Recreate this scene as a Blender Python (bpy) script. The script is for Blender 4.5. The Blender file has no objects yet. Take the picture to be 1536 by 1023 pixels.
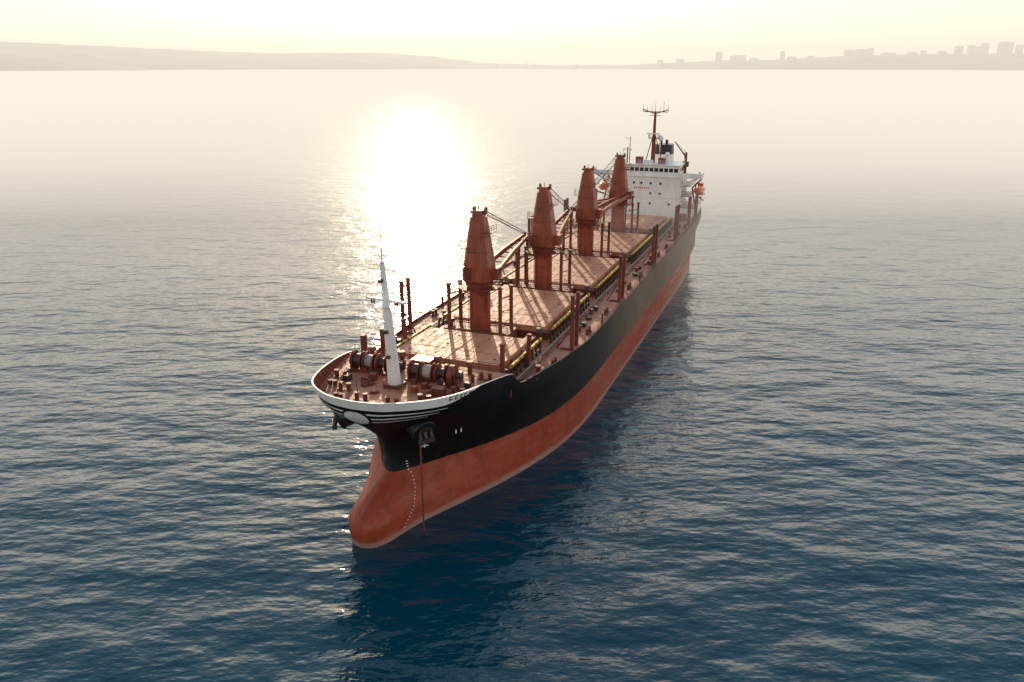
import bpy, math, random
import numpy as np
from mathutils import Vector, Matrix
random.seed(7)
R=math.radians
# ------------------------------------------------------------------ materials
def newmat(name):
    m=bpy.data.materials.new(name); m.use_nodes=True
    nt=m.node_tree; nt.nodes.clear()
    out=nt.nodes.new('ShaderNodeOutputMaterial')
    b=nt.nodes.new('ShaderNodeBsdfPrincipled')
    nt.links.new(b.outputs[0],out.inputs[0])
    return m,nt,b,out
def ramp(nt,fac,stops):
    r=nt.nodes.new('ShaderNodeValToRGB'); nt.links.new(fac,r.inputs[0])
    e=r.color_ramp.elements
    e[0].position,e[0].color=stops[0][0],(*stops[0][1],1)
    e[1].position,e[1].color=stops[-1][0],(*stops[-1][1],1)
    for p,c in stops[1:-1]:
        x=e.new(p); x.color=(*c,1)
    return r.outputs[0]
def noise(nt,vec,scale,detail=4,rough=.55):
    n=nt.nodes.new('ShaderNodeTexNoise'); n.inputs['Scale'].default_value=scale
    n.inputs['Detail'].default_value=detail; n.inputs['Roughness'].default_value=rough
    if vec is not None: nt.links.new(vec,n.inputs['Vector'])
    return n.outputs[0]
def mapping(nt,scale=(1,1,1),rot=(0,0,0),src='Object'):
    t=nt.nodes.new('ShaderNodeTexCoord'); mp=nt.nodes.new('ShaderNodeMapping')
    mp.inputs['Scale'].default_value=scale; mp.inputs['Rotation'].default_value=rot
    nt.links.new(t.outputs[src],mp.inputs[0]); return mp.outputs[0]
def mix(nt,fac,a,b,mode='MIX'):
    m=nt.nodes.new('ShaderNodeMix'); m.data_type='RGBA'; m.blend_type=mode
    for s,v in ((0,fac),(6,a),(7,b)):
        if isinstance(v,(int,float)): m.inputs[s].default_value=v
        elif isinstance(v,tuple): m.inputs[s].default_value=(*v,1)
        else: nt.links.new(v,m.inputs[s])
    return m.outputs[2]
def math_(nt,op,a,b=None,c=None,clamp=False):
    m=nt.nodes.new('ShaderNodeMath'); m.operation=op; m.use_clamp=clamp
    for i,v in enumerate((a,b,c)):
        if v is None: continue
        if isinstance(v,(int,float)): m.inputs[i].default_value=v
        else: nt.links.new(v,m.inputs[i])
    return m.outputs[0]
def painted(name,c1,c2,rough=.5,scale=.6,streak=(1,1,.25),bump=.02,metal=0):
    m,nt,b,o=newmat(name)
    v=mapping(nt,streak)
    n=noise(nt,v,scale,6,.65)
    col=ramp(nt,n,[(.35,c2),(.6,c1)])
    nt.links.new(col,b.inputs['Base Color'])
    n2=noise(nt,v,scale*5,4)
    nt.links.new(ramp(nt,n2,[(.3,(rough*.8,)*3),(.7,(min(1,rough*1.25),)*3)]),b.inputs['Roughness'])
    bp=nt.nodes.new('ShaderNodeBump'); bp.inputs['Distance'].default_value=bump; bp.inputs['Strength'].default_value=.5
    nt.links.new(n2,bp.inputs['Height']); nt.links.new(bp.outputs[0],b.inputs['Normal'])
    b.inputs['Metallic'].default_value=metal
    return m
M_DECK=painted('deck_red_oxide',(.52,.20,.112),(.33,.103,.058),.62,.25,(1,.5,1))
M_HATCH=painted('hatch_paint',(.58,.235,.13),(.38,.132,.073),.58,.3,(1.5,.5,1))
M_CRANE=painted('crane_red_brown',(.36,.070,.028),(.18,.036,.018),.45,.8)
M_RED=painted('fitting_red_brown',(.25,.050,.026),(.11,.026,.016),.55,1.2)
M_WHITE=painted('white_paint',(.86,.84,.82),(.74,.69,.64),.4,.5)
M_BLACK=painted('black_paint',(.010,.010,.011),(.02,.016,.014),.45,.8)
M_YEL=painted('yellow_paint',(.85,.55,.03),(.62,.36,.03),.5,1.5)
M_DARK=painted('dark_machinery',(.04,.032,.028),(.08,.035,.025),.5,1.5)
M_ORANGE=painted('lifeboat_orange',(.75,.13,.03),(.6,.09,.02),.35,1)
M_ROPE=painted('rope',(.52,.47,.40),(.35,.30,.25),.9,8)
M_GREY=painted('galvanised',(.35,.33,.31),(.2,.16,.14),.5,2)
def glassmat():
    m,nt,b,o=newmat('window_glass')
    b.inputs['Base Color'].default_value=(.02,.025,.03,1); b.inputs['Roughness'].default_value=.08
    return m
M_GLASS=glassmat()
def hullmat():
    m,nt,b,o=newmat('hull_paint')
    t=nt.nodes.new('ShaderNodeTexCoord'); sp=nt.nodes.new('ShaderNodeSeparateXYZ'); nt.links.new(t.outputs['Object'],sp.inputs[0])
    z=sp.outputs[2]; y=sp.outputs[1]
    v1=mapping(nt,(1,1,.12)); v2=mapping(nt,(1,.08,1)); v3=mapping(nt,(1,1,1))
    streak=noise(nt,v1,.9,6,.7); horiz=noise(nt,v2,.9,6,.7); blot=noise(nt,v3,.25,6,.65)
    red=ramp(nt,blot,[(.3,(.27,.044,.020)),(.55,(.36,.064,.029)),(.75,(.31,.080,.044))])
    aft=math_(nt,'MULTIPLY_ADD',y,1/80,-.5,clamp=True)
    aft2=math_(nt,'MULTIPLY_ADD',y,1/30,-1.6,clamp=True)
    sc=ramp(nt,horiz,[(.50,(0,0,0)),(.58,(1,1,1))])
    sc=math_(nt,'MULTIPLY',sc,math_(nt,'MULTIPLY_ADD',aft,.5,.12))
    red=mix(nt,sc,red,(.44,.26,.19))
    st=ramp(nt,streak,[(.50,(0,0,0)),(.68,(1,1,1))])
    red=mix(nt,math_(nt,'MULTIPLY',st,.5),red,(.16,.036,.020))
    wl=math_(nt,'SUBTRACT',1.0,math_(nt,'DIVIDE',math_(nt,'SUBTRACT',z,math_(nt,'MULTIPLY',streak,.9)),.55),clamp=True)
    red=mix(nt,math_(nt,'MULTIPLY',wl,.5),red,(.42,.34,.30))
    blk=ramp(nt,blot,[(.3,(.005,.005,.006)),(.7,(.010,.009,.009))])
    blk=mix(nt,math_(nt,'MULTIPLY',st,math_(nt,'MULTIPLY_ADD',aft2,.5,.03)),blk,(.16,.07,.04))
    blk=mix(nt,math_(nt,'MULTIPLY',aft2,math_(nt,'MULTIPLY_ADD',blot,.6,.35)),blk,(.26,.175,.11))  # aft black lightened to brown: haze and grazing sheen put into the colour
    edge=math_(nt,'ADD',6.15,math_(nt,'MULTIPLY',math_(nt,'SUBTRACT',horiz,.5),.25))
    f=math_(nt,'GREATER_THAN',z,edge)
    col=mix(nt,f,red,blk)
    nt.links.new(col,b.inputs['Base Color'])
    b.inputs['Roughness'].default_value=.5; b.inputs['Specular IOR Level'].default_value=.18
    w=nt.nodes.new('ShaderNodeTexBrick'); 
    cb=nt.nodes.new('ShaderNodeCombineXYZ'); nt.links.new(y,cb.inputs[0]); nt.links.new(z,cb.inputs[1])
    nt.links.new(cb.outputs[0],w.inputs['Vector'])
    w.inputs['Scale'].default_value=1; w.inputs['Brick Width'].default_value=9; w.inputs['Row Height'].default_value=2.4; w.inputs['Mortar Size'].default_value=.04
    w.inputs['Color1'].default_value=(1,1,1,1);w.inputs['Color2'].default_value=(1,1,1,1);w.inputs['Mortar'].default_value=(0,0,0,1)
    h=math_(nt,'ADD',math_(nt,'MULTIPLY',w.outputs[0],.02),math_(nt,'MULTIPLY',noise(nt,v3,.5,3),.10))
    bp=nt.nodes.new('ShaderNodeBump'); bp.inputs['Distance'].default_value=1; bp.inputs['Strength'].default_value=.6
    nt.links.new(h,bp.inputs['Height']); nt.links.new(bp.outputs[0],b.inputs['Normal'])
    return m
M_HULL=hullmat()
# ------------------------------------------------------------------ mesh builder
class MB:
    def __init__(s): s.v=[];s.f=[];s.m=[];s.sm=[]
    def add(s,vs,fs,m=0,smooth=False):
        o=len(s.v); s.v+= [tuple(x) for x in vs]
        for f in fs: s.f.append([o+i for i in f]); s.m.append(m); s.sm.append(smooth)
    def box(s,x0,x1,y0,y1,z0,z1,m=0):
        vs=[(x,y,z) for z in(z0,z1) for y in(y0,y1) for x in(x0,x1)]
        s.add(vs,[(0,2,3,1),(4,5,7,6),(0,1,5,4),(2,6,7,3),(0,4,6,2),(1,3,7,5)],m)
    def fr(s,p0,p1):
        p0=Vector(p0);p1=Vector(p1);d=(p1-p0).normalized()
        up=Vector((0,0,1)) if abs(d.z)<.95 else Vector((1,0,0))
        a=d.cross(up).normalized(); b=a.cross(d).normalized(); return p0,p1,d,a,b
    def cyl(s,p0,p1,r0,r1=None,n=10,m=0,smooth=True):
        if r1 is None:r1=r0
        p0,p1,d,a,b=s.fr(p0,p1); vs=[]
        for p,r in((p0,r0),(p1,r1)):
            for i in range(n):
                t=2*math.pi*i/n; vs.append(p+a*math.cos(t)*r+b*math.sin(t)*r)
        s.add(vs,[(i,(i+1)%n,n+(i+1)%n,n+i) for i in range(n)],m,smooth)
        s.add(vs,[tuple(range(n-1,-1,-1)),tuple(range(n,2*n))],m)
    def beam(s,p0,p1,w,h,m=0,w1=None,h1=None):
        w1=w if w1 is None else w1; h1=h if h1 is None else h1
        p0,p1,d,a,b=s.fr(p0,p1); vs=[]
        for p,ww,hh in((p0,w,h),(p1,w1,h1)):
            for x,y in((-1,-1),(1,-1),(1,1),(-1,1)): vs.append(p+a*x*ww/2+b*y*hh/2)
        s.add(vs,[(0,1,5,4),(1,2,6,5),(2,3,7,6),(3,0,4,7),(3,2,1,0),(4,5,6,7)],m)
    def loft(s,rings,m=0,smooth=False,cap=True):
        n=len(rings[0]); vs=[p for r in rings for p in r]; fs=[]
        for j in range(len(rings)-1):
            for i in range(n): fs.append((j*n+i,j*n+(i+1)%n,(j+1)*n+(i+1)%n,(j+1)*n+i))
        s.add(vs,fs,m,smooth)
        if cap: s.add(vs,[tuple(range(n-1,-1,-1)),tuple(range((len(rings)-1)*n,len(rings)*n))],m)
    def rail(s,pts,h=1.05,m=0,step=2.0,r=.035,bars=3):
        for a,b in zip(pts[:-1],pts[1:]):
            a=Vector(a);b=Vector(b);L=(b-a).length;k=max(1,int(round(L/step)))
            for i in range(k+1):
                p=a.lerp(b,i/k); s.cyl(p,p+Vector((0,0,h)),r,n=5,m=m)
            for j in range(bars):
                z=Vector((0,0,h*(j+1)/bars)); s.cyl(a+z,b+z,r*.9,n=5,m=m)
    def build(s,name,parent,mats,bevel=0):
        me=bpy.data.meshes.new(name); me.from_pydata(s.v,[],s.f); 
        for m in mats: me.materials.append(m)
        me.polygons.foreach_set('material_index',s.m); me.polygons.foreach_set('use_smooth',s.sm)
        me.update()
        import bmesh
        bm=bmesh.new(); bm.from_mesh(me); bmesh.ops.recalc_face_normals(bm,faces=bm.faces); bm.to_mesh(me); bm.free()
        ob=bpy.data.objects.new(name,me); bpy.context.collection.objects.link(ob)
        if parent: ob.parent=parent
        if bevel:
            b=ob.modifiers.new('bevel','BEVEL'); b.width=bevel; b.segments=2; b.limit_method='ANGLE'
        return ob
def empty(name,loc=(0,0,0),rz=0):
    e=bpy.data.objects.new(name,None); bpy.context.collection.objects.link(e); e.location=loc; e.rotation_euler=(0,0,rz); return e
# ------------------------------------------------------------------ ship frame : local x = port, y = aft, z = up
CAMH=52.0
ship=empty('bulk_carrier_ship',(-17.3,77.8,0),R(-20.9))
def pchip(xs,ys,x):
    xs=np.asarray(xs,float);ys=np.asarray(ys,float)
    h=np.diff(xs);d=np.diff(ys)/h;n=len(xs);m=np.zeros(n)
    for i in range(1,n-1):
        if d[i-1]*d[i]>0:
            w1=2*h[i]+h[i-1];w2=h[i]+2*h[i-1];m[i]=(w1+w2)/(w1/d[i-1]+w2/d[i])
    m[0]=d[0];m[-1]=d[-1]
    x=min(max(x,xs[0]),xs[-1]); i=min(int(np.searchsorted(xs,x,side='right'))-1,n-2); i=max(i,0)
    t=(x-xs[i])/h[i]
    return float((1+2*t)*(1-t)**2*ys[i]+t*(1-t)**2*h[i]*m[i]+t*t*(3-2*t)*ys[i+1]+t*t*(t-1)*h[i]*m[i+1])
mid=[(28,12.1),(34,13.5),(42,14.4),(50,14.6),(90,14.6)]
mt=[(27,12.4),(34,13.6),(42,14.4),(50,14.6),(90,14.6)]
sa=[(130,14.4),(148,13.6),(158,9.5),(166,3)]
sb=[(130,14.6),(150,14.2),(162,11.5),(170,7)]
sc_=[(130,14.6),(152,14.6),(166,13.2),(173,10.5)]
LV=[(-3,[(.8,0),(1.2,1.2),(3,2.2),(5.5,2.9),(9,4),(14,6.4),(21,9.6)]+mid+[(128,14.2),(144,12),(154,7),(162,1)]),
(0,[(.3,0),(.7,1.2),(2.2,2.3),(4.5,3.0),(8,4.1),(14,6.8),(21,9.8)]+mid+sa),
(2.5,[(-.1,0),(.3,1.2),(1.8,2.4),(4.3,3.1),(8,4.1),(14,6.7),(21,9.7)]+mid+sa),
(4,[(1.2,0),(1.7,1.1),(3.4,2.1),(5.8,2.8),(9,3.9),(14.2,6.2),(21,9.5)]+mid+sa),
(5.2,[(4.9,0),(5.4,.8),(6.8,1.7),(8.7,2.7),(11,3.7),(14.8,5.9),(21,9.3)]+mid+sb),
(6.2,[(7.6,0),(7.9,.7),(8.9,1.6),(10.7,2.9),(13,4.3),(16,6.3),(21,9.2)]+mid+sb),
(9,[(8.1,0),(8.4,.9),(9.4,2.1),(11.1,3.8),(13.2,5.4),(16,7.3),(21,9.8)]+mid+sb),
(12,[(5.6,0),(6,1.4),(7.1,3.2),(9.1,5.1),(11.5,7.1),(14.6,8.9),(20.1,10.8)]+mt+sc_),
(14.2,[(2.9,0),(3.3,2.0),(4.5,4.2),(6.8,6.4),(9.7,8.4),(13.3,9.9),(19.3,11.3)]+mt+sc_),
(16,[(1.1,0),(1.45,2.4),(2.7,4.9),(5,7.4),(8.5,9.2),(12.8,10.4),(18.8,11.5)]+mt+sc_),
(18.4,[(.2,0),(.55,2.6),(1.8,5.2),(4.2,7.7),(8,9.4),(12.5,10.5),(18.7,11.5)]+mt+sc_)]
ZL=[l[0] for l in LV]; K=16; cache={}
def ctrl(z):
    z=round(z,3)
    if z not in cache:
        cache[z]=([pchip(ZL,[l[1][k][0] for l in LV],z) for k in range(K)],[pchip(ZL,[l[1][k][1] for l in LV],z) for k in range(K)])
    return cache[z]
def P(u,z):
    S,W=ctrl(z); return pchip(range(K),S,u),pchip(range(K),W,u)   # s, w
def PN(u,z,side,off):
    s,w=P(u,z); s1,w1=P(max(u-.02,0),z); s2,w2=P(min(u+.02,15),z)
    ds,dw=s2-s1,w2-w1; L=math.hypot(ds,dw) or 1
    ns,nw=-dw/L,ds/L
    if u<.001: ns,nw=-1,0
    return (side*(w+nw*off), s+ns*off, z)
def top(s):
    return pchip([-2,3,9,17,18.6,20.8,23,38,60,180],[18.3,18.15,17.5,16.55,16.2,14.1,13.8,13.35,13.15,13.15],s)
us=[]
for k in range(15):
    n=8 if k<7 else 4
    us+=[k+i/n for i in range(n)]
us.append(15.0)
zrow=[-3,-1.5,-.5,0,.6,1.2,1.9,2.5,3.1,3.6,4,4.4,4.8,5.2,5.6,6.0,6.4,7,8,9,10,11,12,12.8]
hb=MB(); cols=[]
for side,ulist in ((1,us[::-1]),(-1,us[1:])):
    for u in ulist:
        col=[]
        for z in zrow:
            s,w=P(u,z); col.append((side*w,s,z))
        zt=top(P(u,15.)[0])
        for j in range(1,6):
            z=12.8+(zt-12.8)*j/5; s,w=P(u,round(z,2)); col.append((side*w,s,z))
        cols.append(col)
nr=len(cols[0]); vs=[p for c in cols for p in c]; fs=[]
for i in range(len(cols)-1):
    for j in range(nr-1): fs.append((i*nr+j,(i+1)*nr+j,(i+1)*nr+j+1,i*nr+j+1))
hb.add(vs,fs,0,True)
L=(len(cols)-1)*nr
hb.add([cols[0][j] for j in range(nr)]+[cols[-1][j] for j in range(nr)],[(j,j+1,nr+j+1,nr+j) for j in range(nr-1)],0)
hb.build('hull',ship,[M_HULL])
def deck(name,ul,z,off,mat):
    d=MB(); vs=[];
    for u in ul:
        s,w=P(u,z); w=max(w-off,0.01); vs+=[(-w,s+(.1 if u==0 else 0),z),(0,s+(.1 if u==0 else 0),z+.12),(w,s+(.1 if u==0 else 0),z)]
    fs=[]
    for i in range(len(ul)-1): fs+=[(3*i,3*i+1,3*i+4,3*i+3),(3*i+1,3*i+2,3*i+5,3*i+4)]
    d.add(vs,fs,0); return d.build(name,ship,[mat])
deck('main_deck',[u for u in us if u>=4.5],12.8,.1,M_DECK)
deck('forecastle_deck',[u for u in us if u<=6],16.0,.1,M_DECK)
bw=MB()
for side in(1,-1):
    for lo,hi,zb in((0,6,16.0),(5.9,15,12.8)):
        ul=[u for u in us if lo<=u<=hi]; a=[];b=[];c=[]
        for u in ul:
            zt=top(P(u,15.)[0]); 
            if zt<zb+.1: zt=zb+.1
            p=PN(u,round(zt,2),side,-.14); q=PN(u,zb,side,-.14); r=PN(u,round(zt,2),side,.06)
            a.append((p[0],p[1],zt));b.append(q);c.append((r[0],r[1],zt+.03))
        n=len(ul)
        bw.add(a+b,[(i,i+1,n+i+1,n+i) for i in range(n-1)],0,True)
        bw.add([(x,y,z+.03) for x,y,z in a]+c,[(i,i+1,n+i+1,n+i) for i in range(n-1)],1 if zb<15 else 2)
        if zb>15:
            for u in np.arange(.4,5.9,.25):
                zt=top(P(u,15.)[0]); p=PN(u,round(zt,2),side,-.2); q2=PN(u,zb,side,-.9)
                bw.beam((p[0],p[1],zt-.1),(q2[0],q2[1],zb+.05),.08,.1,0)
bw.build('bulwark',ship,[M_RED,M_BLACK,M_WHITE])
fb=MB(); fb.box(-11.2,11.2,18.9,19.05,12.85,16.0,0)
for x in np.arange(-10,10.5,1.6): fb.box(x-.08,x+.08,19.05,19.3,12.85,15.9,0)
fb.box(-2.3,-1.4,19.05,19.12,13,15,1); fb.box(3.4,4.3,19.05,19.12,13,15,1)
fb.rail([(-11,18.9,16),(11,18.9,16)],1.1,0,1.4)
fb.build('forecastle_bulkhead',ship,[M_RED,M_DARK])
# bow paint
bp=MB()
def strip(zoff0,zoff1,u0,u1,m,off=.05,taper=None,n=40):
    for side in(1,-1):
        a=[];b=[]
        for i in range(n+1):
            u=u0+(u1-u0)*i/n; zt=top(P(u,15.)[0]); t=i/n
            z0=zoff0;z1=zoff1
            if taper: z0,z1=taper(t,z0,z1)
            p=PN(u,round(zt-z0,3),side,off);q=PN(u,round(zt-z1,3),side,off)
            a.append(p);b.append(q)
        bp.add(a+b,[(i,i+1,n+2+i,n+1+i) for i in range(n)],m,True)
def tp_main(t,z0,z1):
    k=0 if t<.72 else (t-.72)/.28
    return z0, z1-(z1-z0-.05)*k**1.2
strip(.0,1.08,0,4.7,0,taper=tp_main)
def tp(t,z0,z1):
    c=(z0+z1)/2; h=(z1-z0)/2*(1-.8*t); c=c-(c-1.3)*t*.45; return c-h,c+h
strip(1.55,1.83,0,3.5,0,taper=tp); strip(2.25,2.53,0,3.2,0,taper=tp); strip(2.95,3.21,0,2.8,0,taper=tp)
def onbow(x,z,off):
    lo,hi=0,4
    for _ in range(30):
        md=(lo+hi)/2
        if P(md,z)[1]<abs(x): lo=md
        else: hi=md
    p=PN(lo,z,1 if x>=0 else -1,off); return (x,p[1],z)
def disc(a,b,cz,off,m):
    n=32;vs=[onbow(0,cz,off)]
    for rr in(.33,.66,1):
        for i in range(n):
            t=2*math.pi*i/n; vs.append(onbow(a*rr*math.cos(t),round(cz+b*rr*math.sin(t),3),off))
    fs=[(0,1+i,1+(i+1)%n) for i in range(n)]
    for r in(0,1):
        for i in range(n): fs.append((1+r*n+i,1+(r+1)*n+i,1+(r+1)*n+(i+1)%n,1+r*n+(i+1)%n))
    bp.add(vs,fs,m,True)
disc(1.75,1.25,15.85,.16,1); disc(1.5,1.02,15.85,.24,0)
def onside(s,z,side,off):
    lo,hi=0,15
    for _ in range(30):
        md=(lo+hi)/2
        if P(md,z)[0]<s: lo=md
        else: hi=md
    return PN(lo,z,side,off)
for side in(1,-1):
    zz=.8
    while zz<7.4:
        s=pchip([.5,1,2.5,4,5,6,7.6],[4.5,4.9,6.1,7.3,8.2,8.9,8.9],zz)
        p=Vector(onside(s,round(zz,2),side,.05)); q=Vector(onside(s+.2,round(zz,2),side,.05))
        bp.add([p,q,q+Vector((0,0,.11)),p+Vector((0,0,.11))],[(0,1,2,3)],0)
        zz+=.33
for i,(s0,wd) in enumerate([(6.4,.5),(7.2,.5),(8.0,.35),(8.6,.5),(9.4,.5)]):
    for side in (1,-1):
        zt=top(s0)
        for dz in(.3,.62):
            p=Vector(onside(s0,round(zt-dz,2),side,.09));q=Vector(onside(s0+wd,round(zt-dz,2),side,.09))
            bp.add([p,q,q-Vector((0,0,.12)),p-Vector((0,0,.12))],[(0,1,2,3)],1)
        p=Vector(onside(s0,round(zt-.3,2),side,.09));q=Vector(onside(s0+.12,round(zt-.3,2),side,.09))
        bp.add([p,q,q-Vector((0,0,.44)),p-Vector((0,0,.44))],[(0,1,2,3)],1)
for side in(1,-1):
    for ds,z0,dx,hh in((10.2,9.6,.16,.9),(10.2,8.8,.7,.14),(12.9,10.3,.14,.5),(13.5,10.3,.14,.5)):
        p=Vector(onside(ds,z0,side,.06));q=Vector(onside(ds+dx,z0,side,.06))
        bp.add([p,q,q-Vector((0,0,hh)),p-Vector((0,0,hh))],[(0,1,2,3)],0)
bp.build('bow_markings',ship,[M_WHITE,M_BLACK])
# anchors, bolsters, chain
an=MB()
for side in(1,-1):
    c=Vector((side*3.3,7.6,14.2)); d=Vector((side*.76,-.50,-.42)).normalized()
    e=c+d*2.9
    an.cyl(c,e,1.7,1.4,24,0); an.cyl(e-d*.02,e+d*.22,1.55,1.45,24,0); an.cyl(e+d*.22,e+d*.26,.8,.8,16,1)
    a0=e+d*.2; a1=e+d*.7+Vector((0,0,-.6)); an.beam(a0,a1,.35,.3,2)
    lat=Vector((d.y,-d.x,0)).normalized()
    an.beam(a1-lat*.95,a1+lat*.95,.55,.5,2)
    for k in(-1,1):
        f0=a1+lat*k*.7; f1=f0-d*.25+Vector((0,0,1.2)); an.beam(f0,f1,.5,.28,2,.1,.1)
p=Vector((5.2,5.8,12.0)); i=0
while p.z>-.4:
    q=p-Vector((.0,0,.34))
    w=.20
    if i%2==0: an.box(p.x-w/2,p.x+w/2,p.y-.04,p.y+.04,q.z-.05,p.z,3)
    else: an.box(p.x-.04,p.x+.04,p.y-w/2,p.y+w/2,q.z-.05,p.z,3)
    p=q; i+=1
an.build('anchors_and_chain',ship,[M_BLACK,M_DARK,M_DARK,M_RED],.0)
# ------------------------------------------------------------------ hatches
HW=8.0
HS=[(23.5,35.0,3),(41,60.5,4),(66.5,88.5,4),(94.5,115,4),(121.5,140,4)]
for i,(a,b,n) in enumerate(HS):
    h=MB(); W=HW if i else 7.9
    h.box(-W+.25,W-.25,a+.25,b-.25,12.7,14.05,2)
    L=(b-a)/n
    for j in range(n):
        y0=a+j*L+.06;y1=a+(j+1)*L-.06; dz=.03*(j%2)
        for (x0,x1) in((-W,-.04),(.04,W)):
            h.box(x0,x1,y0,y1,14.1+dz,15.0+dz,0)
        for x in np.arange(-W+1.6,W-1,1.6):
            h.box(x-.03,x+.03,y0+.15,y1-.15,15.0+dz,15.035+dz,0)
        h.box(-W-.12,W+.12,y0+.1,y0+.24,14.25,14.6,2)
        for x in(-W*.8,-W*.3,W*.3,W*.8):
            h.box(x-.12,x+.12,y0+L*.45,y0+L*.45+.3,15.0+dz,15.09+dz,2)
    for x in(-W,W):
        sg=1 if x>0 else -1
        for y in np.arange(a+.4,b,1.25):
            h.add([(x-sg*.25,y,14.05),(x-sg*.25,y,12.85),(x+sg*.45,y,12.85),(x+sg*.55,y,14.05),
                   (x-sg*.25,y+.1,14.05),(x-sg*.25,y+.1,12.85),(x+sg*.45,y+.1,12.85),(x+sg*.55,y+.1,14.05)],
                  [(0,1,2,3),(4,7,6,5),(0,4,5,1),(1,5,6,2),(2,6,7,3),(3,7,4,0)],2)
        h.box(min(x-sg*.1,x+sg*.6),max(x-sg*.1,x+sg*.6),a+.1,b-.1,14.05,14.09,2)
        xo=x+sg*1.0
        h.beam((xo,a+1.0,14.6),(xo,b+2.0,14.6),.30,.34,1); h.beam((xo+sg*.3,a-.6,13.5),(xo+sg*.3,b+1.5,13.5),.12,.16,3)
        for y in np.arange(a-.5,b+1.5,1.6):
            h.beam((xo+sg*.3,y,12.85),(xo+sg*.1,y,14.5),.14,.3,3); h.beam((xo,y,14.3),(x+sg*.5,y,14.05),.12,.12,3)
            h.box(min(xo-.19,xo+.19),max(xo-.19,xo+.19),y,y+.3,14.4,14.80,3)
    for y,sg in((a+.25,-1),(b-.25,1)):
        for x in np.arange(-W+.8,W,1.4): h.box(x,x+.1,min(y,y+sg*.45),max(y,y+sg*.45),12.85,14.04,2)
    if i==4:
        vs=[];n2=40
        for r in(3.4,4.1):
            for k in range(n2): vs.append((r*math.cos(2*math.pi*k/n2),131+r*math.sin(2*math.pi*k/n2),15.07))
        h.add(vs,[(k,(k+1)%n2,n2+(k+1)%n2,n2+k) for k in range(n2)],1)
    h.build('hatch_cover_%d'%(i+1),ship,[M_HATCH,M_YEL,M_RED,M_DARK],.03)
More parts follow.
